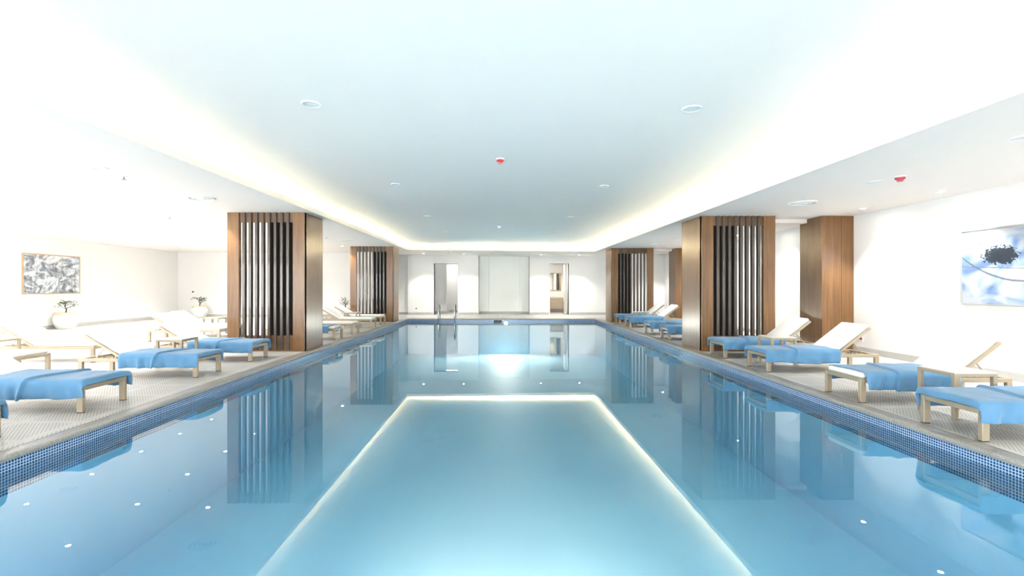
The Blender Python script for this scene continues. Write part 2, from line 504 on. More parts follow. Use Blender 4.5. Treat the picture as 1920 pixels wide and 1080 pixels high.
obj('raised_panel', lambda bm: slab(bm, CX0 - CO - .02, CX1 + CO + .02, CY0 - CO - .02, CY1 + CO + .02, ZC, ZC, 0.05), 'ceil', ceil)
LIP = 0.11
obj('cove_lip', lambda bm: slab(bm, CX0 - 0.02, CX0 + .003, CY0, CY1, ZL - .002, ZL - .002, LIP), 'ceil', ceil)
obj('cove_lip', lambda bm: slab(bm, CX1 - .003, CX1 + 0.02, CY0, CY1, ZR - .002, ZR - .002, LIP), 'ceil', ceil)
obj('cove_lip', lambda bm: slab(bm, CX0, CX1, CY1 - .003, CY1 + 0.02, ZL - .002, ZR - .002, LIP), 'ceil', ceil)
obj('cove_lip', lambda bm: slab(bm, CX0, CX1, CY0 - 0.02, CY0 + .003, ZL - .002, ZR - .002, LIP), 'ceil', ceil)
obj('cove_back', lambda bm: add_box(bm, CX0 - CO - .02, CX0 - CO, CY0 - CO, CY1 + CO, ZL + .012, ZC), 'ceil', ceil)
obj('cove_back', lambda bm: add_box(bm, CX1 + CO, CX1 + CO + .02, CY0 - CO, CY1 + CO, ZR + .012, ZC), 'ceil', ceil)
obj('cove_back', lambda bm: add_box(bm, CX0 - CO, CX1 + CO, CY1 + CO, CY1 + CO + .02, ZL + .012, ZC), 'ceil', ceil)
obj('cove_back', lambda bm: add_box(bm, CX0 - CO, CX1 + CO, CY0 - CO - .02, CY0 - CO, ZL + .012, ZC), 'ceil', ceil)
# the cove's light strips lie in the trough behind the lip
for nm, bx, lab in (
    ('left', (CX0 - 0.60, CX0 - 0.56, CY0, CY1, ZL + TH, ZL + TH + 0.02), 'hidden light strip in the ceiling cove along the left pool side'),
    ('right', (CX1 + 0.56, CX1 + 0.60, CY0, CY1, ZR + TH, ZR + TH + 0.02), 'hidden light strip in the ceiling cove along the right pool side'),
    ('far', (CX0, CX1, CY1 + 0.56, CY1 + 0.60, ZL + TH, ZL + TH + 0.02), 'hidden light strip in the ceiling cove across the far end'),
    ('near', (CX0, CX1, CY0 - 0.60, CY0 - 0.56, ZL + TH, ZL + TH + 0.02), 'hidden light strip in the ceiling cove behind the camera')):
    tag(obj('cove_light', lambda bm, b=bx: add_box(bm, *b), 'cove'), lab, 'light strip')

# walls
def wall_with_holes(name, axis, pos, thick, a0, a1, z0, z1, holes, mat='wall'):
    """axis 'y': wall runs along y at x=pos..pos+thick ; 'x': runs along x at y=pos..pos+thick. holes: (a0,a1,z0,z1)"""
    bx = []
    def put(p, q, s, t):
        if q - p < 1e-4 or t - s < 1e-4: return
        if axis == 'y': bx.append((min(pos, pos + thick), max(pos, pos + thick), p, q, s, t))
        else: bx.append((p, q, min(pos, pos + thick), max(pos, pos + thick), s, t))
    cur = a0
    for (h0, h1, hz0, hz1) in sorted(holes):
        put(cur, h0, z0, z1); put(h0, h1, z0, hz0); put(h0, h1, hz1, z1); cur = h1
    put(cur, a1, z0, z1)
    return struct(name, bx, mat)
LW = [(-4.4, -0.4, 0.25, 2.6), (0.0, 4.0, 0.25, 2.6), (4.4, 8.4, 0.25, 2.6), (8.8, 12.8, 0.25, 2.6)]
BW = [(-13.8, -9.8, 0.25, 2.6), (-9.3, -5.3, 0.25, 2.6), (-4.8, -0.8, 0.25, 2.6), (-0.3, 3.2, 0.25, 2.6), (3.7, 7.0, 0.25, 2.6)]
wall_with_holes('wall_left', 'y', XL, -0.2, YB, YW + 0.2, 0, ZL + TH, LW)
wall_with_holes('wall_near', 'x', YB, -0.2, XL, XR, 0, ZL + TH, BW)
wall_with_holes('wall_right', 'y', XR, 0.2, YB, YW + 0.2, 0, ZR + TH, [])
struct('wall_far_left', [(XL, -4.95, YW, YW + 0.2, 0, ZL), (-5.15, -4.95, YW + .2, YF + 0.5, 0, ZL), (-4.95, -4.46, YF + 0.25, YF + 0.5, 0, ZL)], 'wall')
struct('wall_far_right', [(5.15, XR, YW, YW + 0.2, 0, ZR), (5.15, 5.35, YW + .2, YF + 0.5, 0, ZR)], 'wall')
DL0, DL1, DR0, DR1, DH = -3.20, -2.06, 2.40, 3.31, 2.48
ZF = 2.84
wall_with_holes('wall_far', 'x', YF, 0.3, -4.46, 5.15, 0, ZF + 0.1, [(DL0, DL1, 0, DH), (-1.06, 1.42, 0, ZF + .1), (DR0, DR1, 0, DH)])
struct('wall_recess', [(-1.06, 1.42, YF + 0.72, YF + 0.9, 0, ZF + .1), (-1.12, -1.06, YF + .3, YF + .9, 0, ZF + .1), (1.42, 1.48, YF + .3, YF + .9, 0, ZF + .1)], 'wall')
# pale panels on the recess wall
rp = bpy.data.objects.new('recess_panels', None); COL.objects.link(rp)
tag(rp, 'three tall pale greenish frosted panels in the far wall recess', 'wall panel')
for (a, b_) in ((-1.05, -0.56), (-0.55, 0.96), (0.97, 1.41)):
    obj('panel', lambda bm, a=a, b_=b_: add_box(bm, a, b_, YF + 0.685, YF + 0.72, 0.13, ZF + .04, 0.004), 'frosted', rp)
# small rooms behind the two doorways
struct('wall_corridor', [(DL0 - 0.35, DL0 - 0.30, YF + .3, YF + 2.6, 0, ZF), (DL1 + 0.25, DL1 + 0.3, YF + .3, YF + 2.6, 0, ZF),
                         (DL0 - .35, DL1 + .3, YF + 2.6, YF + 2.7, 0, ZF), (DL0 - .35, DL0 + 0.47, YF + 1.1, YF + 1.2, 0, ZF)], 'wall')
struct('wall_washroom', [(DR0 - 0.55, DR0 - 0.5, YF + .3, YF + 2.9, 0, ZF), (DR1 + 0.15, DR1 + 0.2, YF + .3, YF + 2.9, 0, ZF), (DR0 - .55, DR1 + .2, YF + 2.9, YF + 3.0, 0, ZF)], 'wall')
# door casings
def casing(name, a, b_, h, t=0.05):
    o = struct(name, [(a - t, a, YF - 0.015, YF + 0.31, 0, h + t), (b_, b_ + t, YF - 0.015, YF + 0.31, 0, h + t), (a, b_, YF - 0.015, YF + 0.31, h, h + t)], 'whiteplastic')
    return o
casing('door_1', DL0, DL1, DH, 0.03)
d2 = casing('door_2', DR0, DR1, DH, 0.045)
def leaf_fn(bm):
    add_box(bm, DR1 - 0.10, DR1 - 0.06, YF + 0.32, YF + 1.18, 0.02, DH - 0.01, 0.003)
lf = obj('door_leaf', leaf_fn, 'whiteplastic', d2)
obj('handle', lambda bm: (add_tube(bm, [(DR1 - .10, YF + 1.1, 1.0), (DR1 - .15, YF + 1.1, 1.0), (DR1 - .15, YF + .98, 1.0)], 0.009)), 'chrome', lf)
# a closed door in the right wall near the far corner
d3 = struct('door_3', [(XR - 0.02, XR, 18.95, 19.0, 0, 2.15), (XR - 0.02, XR, 20.75, 20.8, 0, 2.15), (XR - 0.02, XR, 19.0, 20.75, 2.1, 2.15)], 'whiteplastic')
obj('door_leaf', lambda bm: (add_box(bm, XR - 0.012, XR, 19.0, 19.872, 0.01, 2.1, .002), add_box(bm, XR - 0.012, XR, 19.878, 20.75, 0.01, 2.1, .002)), 'wall', d3)

# skirting
BH = 0.12
struct('baseboard_left', [(XL, XL + 0.02, YB, YW, 0, BH), (XL, -4.95, YW - 0.02, YW, 0, BH)], 'base')
struct('baseboard_right', [(XR - 0.02, XR, YB, 18.95, 0, BH), (XR - .02, XR, 20.8, YW, 0, BH), (5.15, XR, YW - .02, YW, 0, BH)], 'base')
struct('baseboard_far', [(-4.95, -4.46, YF + .23, YF + .25, 0, BH), (-4.46, DL0 - .03, YF - .02, YF, 0, BH), (DL1 + .03, -1.06, YF - .02, YF, 0, BH),
                         (-1.06, 1.42, YF + .665, YF + .685, 0, BH), (1.42, DR0 - .045, YF - .02, YF, 0, BH), (DR1 + .045, 5.15, YF - .02, YF, 0, BH),
                         (DL0 - .3, DL0 + .47, YF + 1.08, YF + 1.1, 0, BH), (DL0 + .47, DL1 + .25, YF + 2.58, YF + 2.6, 0, BH)], 'base')

# windows added behind and beside the camera, out of view, to bring in light
PORT = []
def added_window(n, axis, pos, a0, a1, z0, z1):
    w = struct('added_window_%d' % n, [], 'whiteplastic') if False else None
    bx = []
    t = 0.05
    def put(p, q, s, u):
        if axis == 'y': bx.append((pos - 0.14, pos - 0.06, p, q, s, u))
        else: bx.append((p, q, pos - 0.14, pos - 0.06, s, u))
    put(a0, a1, z0, z0 + t); put(a0, a1, z1 - t, z1)
    m = (a0 + a1) / 2
    for c in (a0, m - t / 2, a1 - t): put(c, c + t, z0 + t, z1 - t)
    fr = struct('added_window_%d' % n, bx, 'whiteplastic')
    for (p, q) in ((a0 + t, m - t / 2), (m + t / 2, a1 - t)):
        if axis == 'y': obj('pane', lambda bm: add_box(bm, pos - 0.103, pos - 0.097, p, q, z0 + t, z1 - t), 'glass', fr)
        else: obj('pane', lambda bm: add_box(bm, p, q, pos - 0.103, pos - 0.097, z0 + t, z1 - t), 'glass', fr)
    ld = bpy.data.lights.new('added_window_portal', 'AREA'); ld.shape = 'RECTANGLE'
    ld.size = a1 - a0; ld.size_y = z1 - z0
    ld.cycles.is_portal = True
    lo = bpy.data.objects.new('added_window_portal', ld); COL.objects.link(lo)
    if axis == 'y':
        lo.location = (pos - 0.19, (a0 + a1) / 2, (z0 + z1) / 2); lo.rotation_euler = (R(90), 0, R(-90))
    else:
        lo.location = ((a0 + a1) / 2, pos - 0.19, (z0 + z1) / 2); lo.rotation_euler = (R(90), 0, 0)
    lo.parent = fr
n = 0
for h in LW:
    n += 1; added_window(n, 'y', XL, *h)
for h in BW:
    n += 1; added_window(n, 'x', YB, *h)

# ------------------------------------------------------------------ columns
def column(label, xin, xout, y0, depth, zc):
    """xin: pool side edge, xout: outer edge of the slatted front; y0 front."""
    s = 1 if xout > xin else -1
    t = thing('column', label, 'column', (xin, y0, 0), 0, 'wood clad columns beside the pool')
    Wd = abs(xout - xin)
    def bx(a, b, y_0, y_1, z_0, z_1, bev=0.003):
        lo, hi = sorted((s * a, s * b))
        return lambda bm: add_box(bm, lo, hi, y_0, y_1, z_0, z_1, bev)
    PW, FD = 0.245, 0.10
    obj('side_panel', bx(0, 0.022, 0.022, depth, 0.002, zc - 0.002), 'wood', t)
    obj('front_post', bx(0, PW, 0, FD, 0.002, zc - 0.002), 'wood', t)
    obj('front_post', bx(Wd - PW, Wd, 0, FD, 0.002, zc - 0.002), 'wood', t)
    obj('top_rail', bx(PW, Wd - PW, 0.035, FD, zc - 0.205, zc - 0.002), 'wood', t)
    obj('bottom_rail', bx(PW, Wd - PW, 0.035, FD, 0.002, 0.33), 'wood', t)
    nsl = 8
    span = Wd - 2 * PW
    sw = 0.055
    gap = (span - nsl * sw) / (nsl + 1)
    def slat_fn(bm):
        lo, hi = sorted((0, s * sw))
        add_box(bm, lo, hi, 0.0, 0.085, 0.03, zc - 0.002, 0.003)
    me = mesh_of('slat', slat_fn, 'slat')
    for k in range(nsl):
        link('slat', me, t, (s * (PW + gap + k * (sw + gap)), -0.012, 0))
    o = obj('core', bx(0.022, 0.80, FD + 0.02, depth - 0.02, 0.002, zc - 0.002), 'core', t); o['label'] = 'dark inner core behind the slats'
    obj('back_panel', bx(0.0, 0.82, depth - 0.02, depth + 0.002, 0.002, zc - 0.002), 'wood', t)
    return t
column('tall wood-clad column with dark slats at left of pool, nearer the camera', -4.10, -5.72, 10.05, 1.03, ZL)
column('wood-clad slatted column at left of pool, near the far wall', -4.13, -5.77, 18.45, 1.05, ZL)
column('tall wood-clad column with dark slats at right of pool, nearer the camera', 4.22, 5.76, 10.05, 1.10, ZR)
column('wood-clad slatted column at right of pool, near the far wall', 4.27, 5.87, 18.38, 1.05, ZR)
def pilaster(label, x0, y0, dep):
    t = thing('pilaster', label, 'pilaster', (x0, y0, 0), 0, 'wooden pilasters on the right wall')
    obj('side_panel', lambda bm: add_box(bm, 0, 0.022, 0.022, dep, 0.002, ZR - 0.002, 0.003), 'wood', t)
    obj('front_panel', lambda bm: add_box(bm, 0, 0.40, 0, 0.022, 0.002, ZR - 0.002, 0.003), 'wood', t)
    obj('edge_post', lambda bm: add_box(bm, 0.404, XR - x0 - 0.001, -0.004, 0.022, 0.002, ZR - 0.002, 0.003), 'wood', t)
    obj('back_panel', lambda bm: add_box(bm, 0.022, XR - x0 - 0.001, dep - 0.022, dep, 0.002, ZR - 0.002, 0.003), 'wood', t)
pilaster('plain brown wooden pilaster against right wall beside the nearer column', 6.74, 10.05, 0.75)
pilaster('plain brown wooden pilaster against right wall beside the farther column', 6.72, 18.38, 0.75)
struct('trim_2', [(5.76, 6.74, 10.55, 11.1, ZR - 0.085, ZR)], 'ceil')
struct('trim_3', [(5.87, 6.72, 18.8, 19.4, ZR - 0.085, ZR)], 'ceil')

# ------------------------------------------------------------------ loungers
LL, LWD, FZ = 1.77, 0.62, 0.285
def lounger_meshes(angle):
    a = R(angle)
    H = LWD / 2
    P = []
    def rail(y0, y1): return lambda bm: add_box(bm, 0, LL, y0, y1, FZ - 0.048, FZ, 0.004)
    P.append(('side_rail', mesh_of('side_rail', rail(-H, -H + 0.038), 'frame'), None))
    P.append(('side_rail', mesh_of('side_rail', rail(H - 0.038, H), 'frame'), None))
    P.append(('end_rail', mesh_of('end_rail', lambda bm: add_box(bm, 0.0, 0.05, -H + .038, H - .038, FZ - 0.048, FZ, 0.004), 'frame'), None))
    P.append(('end_rail', mesh_of('end_rail', lambda bm: add_box(bm, LL - 0.05, LL, -H + .038, H - .038, FZ - 0.048, FZ, 0.004), 'frame'), None))
    P.append(('cross_bar', mesh_of('cross_bar', lambda bm: add_box(bm, 1.07, 1.10, -H + .038, H - .038, FZ - 0.04, FZ - .01, 0.003), 'frame'), None))
    for x0 in (0.0, LL - 0.065):
        for y0 in (-H, H - 0.045):
            cap = mesh_of('foot_cap', lambda bm: add_box(bm, x0 + .002, x0 + .063, y0 + .002, y0 + .043, 0.0, 0.008), 'cap')
            P.append(('leg', mesh_of('leg', lambda bm: add_box(bm, x0, x0 + 0.065, y0, y0 + 0.045, 0.007, FZ - 0.046, 0.004), 'frame'), ('foot_cap', cap)))
    P.append(('mattress', mesh_of('mattress', lambda bm: add_box(bm, 0.02, 1.10, -0.285, 0.285, FZ - 0.002, FZ + 0.060, 0.022, 3), 'mattress', True), None))
    # backrest, turned up about its hinge
    hx, hz = 1.10, FZ - 0.02
    def rot(bm, vs):
        for v in vs:
            u, w = v.co.x, v.co.z
            v.co.x = hx + u * math.cos(a) - w * math.sin(a)
            v.co.z = hz + u * math.sin(a) + w * math.cos(a)
    def back_frame(bm):
        for y0 in (-H, H - 0.032): add_box(bm, 0, 0.69, y0, y0 + 0.032, -0.005, 0.030, 0.003)
        add_box(bm, 0.655, 0.69, -H + .032, H - .032, -0.005, 0.030, 0.003)
        rot(bm, bm.verts)
    P.append(('back_frame', mesh_of('back_frame', back_frame, 'frame'), None))
    def cushion(bm):
        add_box(bm, 0.01, 0.70, -0.285, 0.285, 0.026, 0.088, 0.022, 3); rot(bm, bm.verts)
    P.append(('back_cushion', mesh_of('back_cushion', cushion, 'mattress', True), None))
    def prop(bm):
        tx, tz = hx + 0.36 * math.cos(a), hz + 0.36 * math.sin(a)
        for y in (-0.24, 0.24):
            add_tube(bm, [(tx, y, tz), (1.56, y, FZ - 0.01)], 0.008, 6)
        add_tube(bm, [(1.56, -0.24, FZ - 0.01), (1.56, 0.24, FZ - 0.01)], 0.008, 6)
    P.append(('prop_arm', mesh_of('prop_arm', prop, 'frame'), None))
    for yr_ in (-0.25, 0.25):
        def ratchet(bm, y=yr_):
            pts = [(1.22, -.012), (1.58, -.012), (1.58, .006)]
            for k in range(3, -1, -1):
                pts += [(1.31 + .08 * k, .006), (1.30 + .08 * k, .024), (1.285 + .08 * k, .024), (1.28 + .08 * k, .006)]
            pts.append((1.22, .006))
            a_ = [bm.verts.new((x_, y - .006, FZ + z_)) for x_, z_ in pts]; b_ = [bm.verts.new((x_, y + .006, FZ + z_)) for x_, z_ in pts]
            m_ = len(pts)
            for k in range(m_): bm.faces.new((a_[k], a_[(k + 1) % m_], b_[(k + 1) % m_], b_[k]))
            bm.faces.new(a_[::-1]); bm.faces.new(b_)
        P.append(('ratchet', mesh_of('ratchet', ratchet, 'frame'), None))
    return P
PROTO = {'L': lounger_meshes(31), 'R': lounger_meshes(38)}
def lounger(side, x, ynear, label, group, back=None):
    rz = math.pi if side == 'L' else 0.0
    t = thing('sun_lounger', label, 'sun lounger', (x, ynear + LWD / 2, 0), rz, group)
    for nm, me, sub in PROTO[side]:
        o = link(nm, me, t)
        if sub: link(sub[0], sub[1], o)
    return t

# towels: a sheet draped over the flat half, hanging down on both long sides, doubled towards the head
def towel_mesh(seed, x0=-0.03, x1=1.13, end_drop=0.055, skirt=0.175, fold=0.52):
    rnd = random.Random(seed)
    top = FZ + 0.066
    hw = 0.318
    ph = [rnd.uniform(0, 6.28) for _ in range(8)]
    rows = []
    n_end = 4 if end_drop > 0 else 0
    for k in range(n_end):
        rows.append((x0 + 0.004 * k, -end_drop * (1 - k / n_end)))
    nL = 46
    xs = [x0 + 0.018 + (x1 - x0 - 0.018) * k / nL for k in range(nL + 1)]
    xs = sorted([q for q in xs if abs(q - fold) > 0.012] + ([fold - 0.004, fold + 0.004, fold + 0.014] if fold < x1 else []))
    for xx in xs: rows.append((xx, 0.0 if xx > x0 + 0.03 else -0.004))
    cols = []
    nS, nT = 8, 16
    for k in range(nS, 0, -1): cols.append((-1, k / nS))
    for k in range(nT + 1): cols.append((-1 + 2 * k / nT, 0.0))
    for k in range(1, nS + 1): cols.append((1, k / nS))
    verts, faces = [], []
    for (x, dz) in rows:
        for (c, h) in cols:
            sgn = 1 if c > 0 else -1
            warp = (0.07 * c + 0.04 * h * sgn) * max(0.0, 1 - abs(x - fold) / 0.34) if fold < x1 else 0.0
            lay = 1.0 if x > fold else 0.0
            roll = 0.010 if 0 < x - fold < 0.03 else 0.0
            if h == 0:
                y = c * hw
                edge = abs(c) ** 8
                z = top + dz - 0.010 * edge + 0.014 * lay + roll
                z += 0.006 * noise.noise(Vector((x * 5 + ph[0], y * 6, seed))) + 0.004 * noise.noise(Vector((x * 16 + y * 9, y * 5 + ph[7], seed)))
            else:
                hang = skirt + 0.007 * math.sin(x * 5 + ph[1] + sgn) + 0.004 * math.sin(x * 17 + ph[2]) + 0.016 * lay
                y = sgn * (hw + 0.010 + 0.016 * lay + roll + h * (0.012 + 0.016 * math.sin(x * 21 + ph[3] + sgn * 2 + h) + 0.011 * math.sin(x * 41 + ph[4] + 2 * h) + 0.02 * noise.noise(Vector((x * 9 + ph[6], h * 2.0, seed + sgn)))))
                z = top - 0.012 - h * hang + 0.010 * lay * (1 - h)
                if dz < 0: z = min(z, top + dz - 0.01 - h * hang * 0.5)
            xw = x + warp + (0.010 * math.sin(y * 13 + ph[5]) if x > x1 - 0.03 or x < x0 + 0.02 else 0)
            verts.append((xw, y, z))
    nc = len(cols)
    for r in range(len(rows) - 1):
        for c in range(nc - 1):
            i = r * nc + c
            faces.append((i, i + 1, i + nc + 1, i + nc))
    me = bpy.data.meshes.new('pool_towel')
    me.from_pydata(verts, [], faces)
    bm = bmesh.new(); bm.from_mesh(me)
    bmesh.ops.recalc_face_normals(bm, faces=bm.faces[:])
    if sum(f.normal.z for f in bm.faces) < 0: bmesh.ops.reverse_faces(bm, faces=bm.faces[:])
    bm.to_mesh(me); bm.free()
    me.materials.append(M['towel'])
    for p in me.polygons: p.use_smooth = True
    return me
TOW = [towel_mesh(s) for s in (1, 2, 3, 4)]
TOW_SHORT = towel_mesh(7, x0=0.045, end_drop=0.0, fold=0.48)
TOW_HALF = towel_mesh(9, x0=0.14, x1=0.95, end_drop=0.0, skirt=0.17, fold=2.0)
def towel(side, x, ynear, label, me):
    o = link('pool_towel', me, None, (x, ynear + LWD / 2, 0), math.pi if side == 'L' else 0.0)
    md = o.modifiers.new('thickness', 'SOLIDIFY'); md.thickness = 0.008; md.offset = 1.0
    tag(o, label, 'towel', 'blue pool towels on the loungers')
    return o

GL, GR, GB = 'loungers along the left pool edge', 'loungers along the right pool edge', 'loungers in the back row on the left'
# left pool edge, near to far
for (x, y, lab, tl, tm) in (
    (-4.49, 3.70, 'sun lounger cut off by the left picture edge, under a blue towel', 'blue towel corner on the lounger cut off at left picture edge', TOW[2]),
    (-4.47, 5.13, 'sun lounger under blue towel, second from camera on the left pool edge', 'blue towel on the second lounger from camera, left pool edge', TOW[0]),
    (-4.50, 7.12, 'sun lounger under blue towel, third from camera, left pool edge', 'blue towel on third lounger from camera, left pool edge, beside small table', TOW[1]),
    (-4.50, 8.68, 'sun lounger under blue towel just before the nearer left column', 'blue towel on lounger just before the nearer left column', TOW[3]),
    (-4.20, 12.2, 'sun lounger half covered by blue towel just behind the nearer left column', 'darker blue towel across lounger just behind nearer left column', TOW_HALF),
    (-4.20, 13.7, 'bare white sun lounger second behind the nearer left column', None, None),
    (-4.20, 15.7, 'bare white sun lounger third behind the nearer left column', None, None),
    (-4.26, 17.2, 'bare white sun lounger in front of the farther left column', None, None)):
    lounger('L', x, y, lab, GL)
    if tl: towel('L', x, y, tl, tm)
# right pool edge, near to far
for (x, y, lab, tl, tm) in (
    (4.19, 4.17, 'sun lounger under blue towel nearest the camera, right pool edge', 'pale blue towel on the lounger nearest camera, right pool edge', TOW[0]),
    (4.19, 5.58, 'sun lounger on right with white mattress end showing below its towel', 'blue towel leaving the white mattress end bare, right pool edge', TOW_SHORT),
    (4.21, 7.57, 'sun lounger under blue towel, third from camera, right pool edge', 'blue towel on third lounger from camera, right pool edge', TOW[1]),
    (4.22, 9.05, 'sun lounger under blue towel right before the nearer right column', 'blue towel on lounger right before the nearer right column', TOW[2]),
    (4.26, 12.15, 'sun lounger under blue towel half hidden just behind nearer right column', 'blue towel half hidden just behind the nearer right column', TOW[3]),
    (4.26, 13.55, 'sun lounger under blue towel second behind the nearer right column', 'blue towel on second lounger behind the nearer right column', TOW[0]),
    (4.30, 15.95, 'sun lounger with raised white back, third behind nearer right column', 'blue towel on third lounger behind the nearer right column', TOW[1]),
    (4.30, 17.35, 'sun lounger with blue towel in front of the farther right column', 'blue towel on lounger in front of the farther right column', TOW[2])):
    lounger('R', x, y, lab, GR)
    towel('R', x, y, tl, tm)
# back row on the left
for (x, y, lab) in (
    (-7.28, 7.16, 'bare white sun lounger at left picture edge in the back row'),
    (-7.25, 8.56, 'bare white back-row lounger behind the small table at left edge'),
    (-6.88, 11.77, 'bare white back-row lounger seen behind the low table, left of column'),
    (-7.20, 12.85, 'bare white back-row lounger whose foot goes behind nearer left column')):
    lounger('L', x, y, lab, GB)

# ------------------------------------------------------------------ side tables
TS, TZ = 0.44, 0.48
def table_parts():
    P = []
    h = TS / 2
    P.append(('table_top', mesh_of('table_top', lambda bm: add_box(bm, -h + .004, h - .004, -h + .004, h - .004, TZ - 0.012, TZ, 0.003), 'tabletop')))
    def fr(bm):
        for s in (-1, 1):
            add_box(bm, -h, h, *sorted((s * h, s * (h - .03))), TZ - 0.045, TZ - 0.012, 0.003)
            add_box(bm, *sorted((s * h, s * (h - .03))), -h + .03, h - .03, TZ - 0.045, TZ - 0.012, 0.003)
    P.append(('apron', mesh_of('apron', fr, 'frame')))
    for sx in (-1, 1):
        for sy in (-1, 1):
            P.append(('leg', mesh_of('leg', lambda bm: add_box(bm, *sorted((sx * h, sx * (h - .042))), *sorted((sy * h, sy * (h - .042))), 0.0, TZ - 0.045, 0.003), 'frame')))
    return P
TP = table_parts()
for (x, y, lab) in (
    (-5.52, 7.99, 'low square side table between towelled loungers, left of pool'),
    (-8.52, 7.88, 'low square side table at the left picture edge'),
    (-8.18, 13.55, 'low square side table in the back row left of nearer column'),
    (-5.10, 16.32, 'small dark-looking side table before the farther left column'),
    (4.84, 4.88, 'low square side table nearest the camera on the right'),
    (4.90, 8.28, 'low square side table just before nearer right column'),
    (4.95, 16.68, 'small side table between loungers before the farther right column'),
    (4.95, 12.95, 'side table hidden behind the nearer right column')):
    if 'hidden' in lab: continue
    t = thing('side_table', lab, 'table', (x, y + TS / 2, 0), 0, 'low side tables between loungers')
    for nm, me in TP: link(nm, me, t)

# ------------------------------------------------------------------ potted plants
def plant(x, y, seed, label, scale=1.0, leafmat='leaf', tall=0.42):
    rnd = random.Random(seed)
    t = thing('potted_plant', label, 'potted plant', (x, y, 0), 0, 'potted plants along the white walls')
    k = scale
    prof = [(0.0, 0.0), (.205, 0.0), (.225, .01), (.29, .14), (.325, .27), (.318, .36), (.285, .43), (.27, .45)]
    obj('pot', lambda bm: add_lathe(bm, [(r * k, z * k) for r, z in prof], 28), 'pot', t, smooth=True)
    rim = [(.2705, .448), (.283, .47), (.268, .505), (.275, .525), (.25, .525), (.24, .47), (.0, .46)]
    obj('pot_rim', lambda bm: add_lathe(bm, [(r * k, z * k) for r, z in rim], 28), 'potrim', t, smooth=True)
    obj('soil', lambda bm: add_lathe(bm, [(.243 * k, .49 * k), (.12 * k, .505 * k), (0, .50 * k)], 20), 'soil', t)
    tips = []
    def trunk(bm):
        pts = [(0, 0, .49 * k), (.02 * k, 0.01, .49 * k + tall * .3), (-.03 * k, 0, .49 * k + tall * .6), (.03 * k, 0, .49 * k + tall * .9)]
        add_tube(bm, pts, [.022, .017, .012, .006], 7)
        for q in range(9):
            z = .49 * k + tall * rnd.uniform(.28, .88); a = rnd.uniform(0, 6.28); L = rnd.uniform(.10, .24) * k
            e = (L * math.cos(a), L * math.sin(a), z + rnd.uniform(0.0, .10))
            add_tube(bm, [(0, 0, z - .03), (e[0] * .5, e[1] * .5, z + .01), e], [.008, .006, .003], 5)
            tips.append(e)
        tips.append(pts[-1])
    obj('trunk', trunk, 'bark', t)
    def leaves(bm):
        for e in tips:
            for q in range(11):
                c = Vector(e) + Vector((rnd.gauss(0, .055), rnd.gauss(0, .055), rnd.gauss(0, .028)))
                a = rnd.uniform(0, 6.28); L = rnd.uniform(.05, .10) * k; w = L * .32
                d = Vector((math.cos(a), math.sin(a), rnd.uniform(-.2, .5))).normalized(); sd = d.cross(Vector((0, 0, 1))).normalized()
                up = sd.cross(d)
                p = [c, c + d * L * .45 + sd * w + up * .01, c + d * L, c + d * L * .45 - sd * w + up * .01]
                m_ = c + d * L * .5 - up * .006
                v = [bm.verts.new(q_) for q_ in p]; vm = bm.verts.new(m_)
                bm.faces.new((v[0], v[1], vm)); bm.faces.new((v[1], v[2], vm)); bm.faces.new((v[2], v[3], vm)); bm.faces.new((v[3], v[0], vm))
    o = obj('foliage', leaves, leafmat, t); o['kind'] = 'stuff'
plant(-14.08, 15.55, 3, 'round white pot with a small bonsai-like tree below the left picture')
plant(-13.1, 20.9, 5, 'white pot with green leafy plant by the far left wall, left of column')
plant(-6.75, 20.9, 8, 'dark leafy potted plant half hidden beside the farther left column', 0.8, 'leaf2', 0.5)

# ------------------------------------------------------------------ pictures on the walls
def picture(name_label, x, y0, y1, z0, z1, face, framemat, artmat):
    yc, zc = (y0 + y1) / 2, (z0 + z1) / 2
    t = thing('framed_picture', name_label, 'picture', (x, yc, zc))
    h, v = (y1 - y0) / 2, (z1 - z0) / 2
    f = 0.022
    s = face
    lo, hi = sorted((0.0, s * 0.045))
    def fr(bm):
        add_box(bm, lo, hi, -h, h, -v, -v + f, .002); add_box(bm, lo, hi, -h, h, v - f, v, .002)
        add_box(bm, lo, hi, -h, -h + f, -v + f, v - f, .002); add_box(bm, lo, hi, h - f, h, -v + f, v - f, .002)
    obj('frame', fr, framemat, t)
    lo2, hi2 = sorted((0.0, s * 0.032))
    obj('print', lambda bm: add_box(bm, lo2, hi2, -h + f, h - f, -v + f, v - f), artmat, t)
picture('wide framed picture of white and slate strokes on left wall', XL, 14.54, 16.52, 1.13, 2.38, 1, 'pictframe', 'snow')
picture('pale blue framed picture with dark tuft on right wall', XR, 5.7, 7.68, 1.07, 2.24, -1, 'alu', 'blueart')

# ------------------------------------------------------------------ ladder, skimmer, lamps in the pool
def handrail(x, label):
    t = thing('handrail', label, 'handrail', (x, PY1, 0), 0, 'steel pool ladder rails')
    def tube(bm):
        pts = [(0, 0.46, 0.0), (0, 0.44, 0.35)]
        for k in range(9):
            a = math.pi * k / 8
            pts.append((0, 0.17 + 0.27 * math.cos(a), 0.42 + 0.20 * math.sin(a)))
        pts += [(0, -0.10, 0.1), (0, -0.09, -0.9)]
        add_tube(bm, pts, 0.027, 10)
    obj('rail', tube, 'chrome', t, smooth=True)
    obj('flange', lambda bm: add_lathe(bm, [(0.0, 0.012), (.03, .012), (.045, 0.004), (.045, 0.0)], 16, 0, 0.46), 'chrome', t)
handrail(-2.62, 'left curved steel ladder rail at the far pool end')
handrail(-1.94, 'right curved steel ladder rail at the far pool end')
sk = thing('skimmer', 'white skimmer opening in the tiles at the far pool end', 'skimmer', (-0.11, PY1, -0.08))
